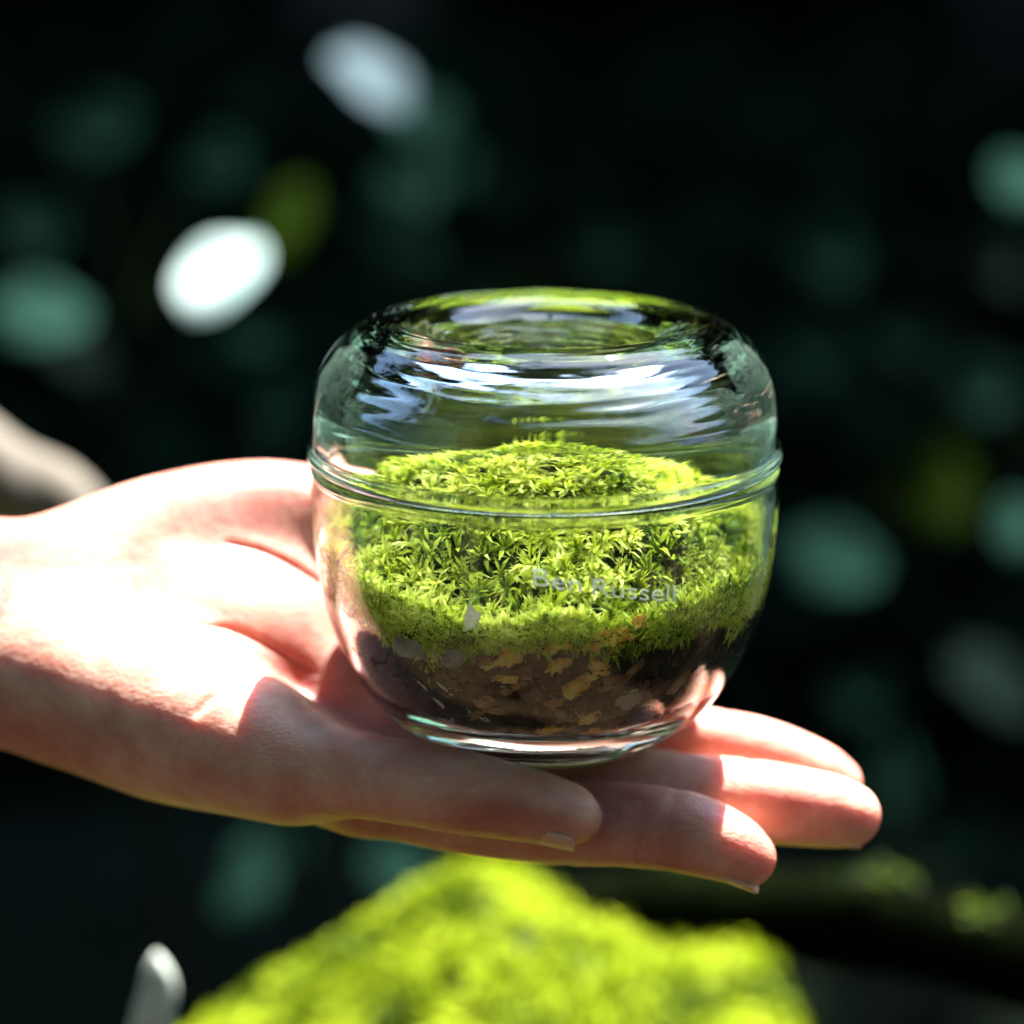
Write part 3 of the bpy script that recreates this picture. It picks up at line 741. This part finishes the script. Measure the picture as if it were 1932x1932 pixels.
# moss cushion: inner body + shoots
nr, seg = 26, 140; V = []
for i in range(nr):
    r_ = 50.2 * i / (nr - 1)
    for k in range(seg):
        th = 2 * math.pi * k / seg; x, y = r_ * math.sin(th), -r_ * math.cos(th)
        V.append((x, y, float(moss_top(x, y)) - 2.4))
for j in range(1, 14):
    for k in range(seg):
        th = 2 * math.pi * k / seg; zt = V[(nr - 1) * seg + k][2]; z = zt + (float(moss_line(th)) - 1 - zt) * j / 13
        rr_ = min(51, float(r_in(z)) - .1); V.append((rr_ * math.sin(th), -rr_ * math.cos(th), z))
Fc = [(i * seg + k, i * seg + (k + 1) % seg, (i + 1) * seg + (k + 1) % seg, (i + 1) * seg + k) for i in range(nr + 12) for k in range(seg)]
Fq = np.array(Fc); Vq = np.array(V)
nt_ = 2200
rr_ = 49.5 * np.sqrt(rng.random(nt_)); th = rng.uniform(0, 2 * math.pi, nt_); x, y = rr_ * np.sin(th), -rr_ * np.cos(th)
pt = np.stack([x, y, moss_top(x, y) - 1.6], -1); nm = np.stack([x * .012, y * .012, np.ones(nt_)], -1) + rng.normal(0, .22, (nt_, 3))
ns_ = 2300
th = np.where(rng.random(ns_) < .72, rng.uniform(-1.9, 1.9, ns_), rng.uniform(-math.pi, math.pi, ns_)); zl_ = moss_line(th)
x, y = np.sin(th) * 47, -np.cos(th) * 47; zt = moss_top(x, y)
z = zl_ + (zt - zl_) * rng.random(ns_) ** .9 - rng.uniform(0, 2.6, ns_); ri = r_in(z) - rng.uniform(.3, 1.6, ns_)
ps = np.stack([np.sin(th) * ri, -np.cos(th) * ri, z], -1); nms = np.stack([np.sin(th) * .8, -np.cos(th) * .8, np.full(ns_, .55)], -1) + rng.normal(0, .3, (ns_, 3))
allp = np.vstack([pt, ps])
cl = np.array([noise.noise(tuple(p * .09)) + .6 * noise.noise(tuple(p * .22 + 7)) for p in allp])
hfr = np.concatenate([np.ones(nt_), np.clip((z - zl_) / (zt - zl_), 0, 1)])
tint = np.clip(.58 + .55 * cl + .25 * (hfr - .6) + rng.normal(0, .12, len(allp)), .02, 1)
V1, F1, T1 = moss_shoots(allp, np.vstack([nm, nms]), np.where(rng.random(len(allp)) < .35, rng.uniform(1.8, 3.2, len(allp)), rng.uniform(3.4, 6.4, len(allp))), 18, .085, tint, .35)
off = len(V1)
Fq3 = np.vstack([Fq[:, [0, 1, 2]], Fq[:, [0, 2, 3]]]) + off
Vm = np.vstack([V1, Vq]); Tm = np.concatenate([T1, np.full(len(Vq), .12)])  # dark inner body tint stands in for shade in the gaps
rad = np.hypot(Vm[:, 0], Vm[:, 1]); lim = r_in(Vm[:, 2]) + .35 - .45 * rng.random(len(Vm)); f = np.minimum(1, lim / np.maximum(rad, 1e-6)); Vm[:, :2] *= f[:, None]
Vm *= .001; Vm[:, 2] += ZB
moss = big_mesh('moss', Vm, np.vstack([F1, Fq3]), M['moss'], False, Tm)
tag(moss, 'bright green moss cushion of starry shoots filling the glass jar', None, None, 'stuff')

# chips, twigs and straw pressed against the glass
def on_glass(px, py, depth=1.0):
    """point just inside the wall that the view line through (px, py) meets at the front"""
    best = None
    for Yd in np.arange(-52, 0, .2):
        q = P(px, py, Yd)
        if math.hypot(q[0], q[1]) < r_in(q[2]) - depth: return q
    return P(px, py, -30)

def chip(name, label, cat, group, px, py, L, Wd, T_, ang, mat, depth=.4, ragged=.13):
    c = on_glass(px, py, depth); th = math.atan2(c[0], -c[1])
    nrm = np.array([math.sin(th), -math.cos(th), -.35]); nrm /= np.linalg.norm(nrm)
    hx = np.array([math.cos(th), math.sin(th), 0]); vz = np.cross(hx, nrm); vz = -vz if vz[2] < 0 else vz
    a = R(ang); u = hx * math.cos(a) + vz * math.sin(a); v = -hx * math.sin(a) + vz * math.cos(a)
    n_ = 11; Vv = []
    for lay in (1, -1):
        for q in range(n_):
            f = 2 * math.pi * q / n_; e = 1 + ragged * rng.normal()
            ed_ = 1 if lay == 1 else .9
            Vv.append(c + u * L * .5 * math.copysign(abs(math.cos(f)) ** .7, math.cos(f)) * e * ed_ + v * Wd * .5 * math.sin(f) * e * ed_ + nrm * T_ * .5 * lay + nrm * rng.normal(0, .15))
    Vv.append(c + nrm * T_ * .7); Vv.append(c - nrm * T_ * .5)
    Vv = np.array(Vv); rad = np.hypot(Vv[:, 0], Vv[:, 1]); lim = r_in(Vv[:, 2]) + .3; Vv[:, :2] *= np.minimum(1, lim / rad)[:, None]
    Fc = [(2 * n_, q, (q + 1) % n_) for q in range(n_)] + [(2 * n_ + 1, n_ + (q + 1) % n_, n_ + q) for q in range(n_)] + [(q, n_ + q, n_ + (q + 1) % n_, (q + 1) % n_) for q in range(n_)]
    o = mesh(name, (Vv - c) * .001, Fc, M[mat], None, False, W(c)); tag(o, label, cat, group)
    return o
G1 = 'bark chips in the soil'
for (lab, px, py, L, Wd, ang) in (
        ('largest amber bark chip, just under the moss at the jar front', 1150, 1205, 9, 6, 25),
        ('upright amber bark chip right of the largest one', 1195, 1180, 6, 3.4, 70),
        ('flat golden bark chip left of the largest one', 1050, 1217, 7, 3, 5),
        ('small golden bark chip at the left end of the row', 965, 1232, 6, 3.2, -10),
        ('thin amber bark chip above the left end of the row', 985, 1210, 5, 2, 10),
        ('dull amber bark chip low at the jar front', 1085, 1290, 7, 5, 40),
        ('brown bark chip lowest beside the pink finger reflection', 1110, 1345, 5, 3, 30),
        ('reddish bark chip under the largest one', 1125, 1250, 5, 2.6, -20)):
    chip('bark_chip', lab, 'bark chip', G1, px, py, L, Wd, 1.0, ang, 'bark_chip')
M['brown_chip'] = rough_mat('brown_bark', [(.32, (.05, .022, .012)), (.5, (.22, .10, .05)), (.72, (.50, .29, .15))], 180, .6, .0006)
for q in range(26):
    px, py = rng.uniform(900, 1290), rng.uniform(1235, 1375)
    if px > 1180 and py > 1330: continue
    chip('bark_fragment', 'brown bark fragment pressed to the glass in the lower soil', 'bark fragment', 'brown bark fragments low in the jar', px, py, rng.uniform(3.5, 8), rng.uniform(2, 4.5), 1.2, rng.uniform(-60, 60), 'brown_chip' if q % 3 else 'bark_chip', .6)
G2 = 'pale straw bits in the soil'
for (lab, px, py, L, Wd, ang) in (
        ('long pale straw at the lower left of the soil', 815, 1298, 10, 1.2, -48),
        ('second pale straw beside the long one', 835, 1285, 7, .9, -40),
        ('short pale straw nearest the jar foot', 905, 1340, 5, 1.6, -30),
        ('pale straw curled near the middle of the soil', 868, 1290, 4.5, 1.3, 15),
        ('small pale flake right of the curled straw', 915, 1250, 4, 1.5, 60)):
    chip('straw', lab, 'straw', G2, px, py, L, Wd, .6, ang, 'straw', ragged=.12)
chip('wood_splinter', 'pale grey upright wood splinter between moss and soil', 'splinter', None, 888, 1180, 11, 3.2, 1.2, 78, 'straw', .4, .2)
G3 = 'grey pebbles in the soil'
for (lab, px, py, L, Wd, ang) in (('grey pebble under the upright splinter', 860, 1235, 6, 5, 20), ('dark grey pebble at the left of the soil', 780, 1215, 8, 6, 0),
                                  ('mauve grey pebble at the right of the soil', 1180, 1310, 6, 5, 30), ('small grey pebble near the jar foot at left', 850, 1345, 4, 3, 10)):
    chip('pebble', lab, 'pebble', G3, px, py, L, Wd, 2.0, ang, 'pebble', .7, .12)
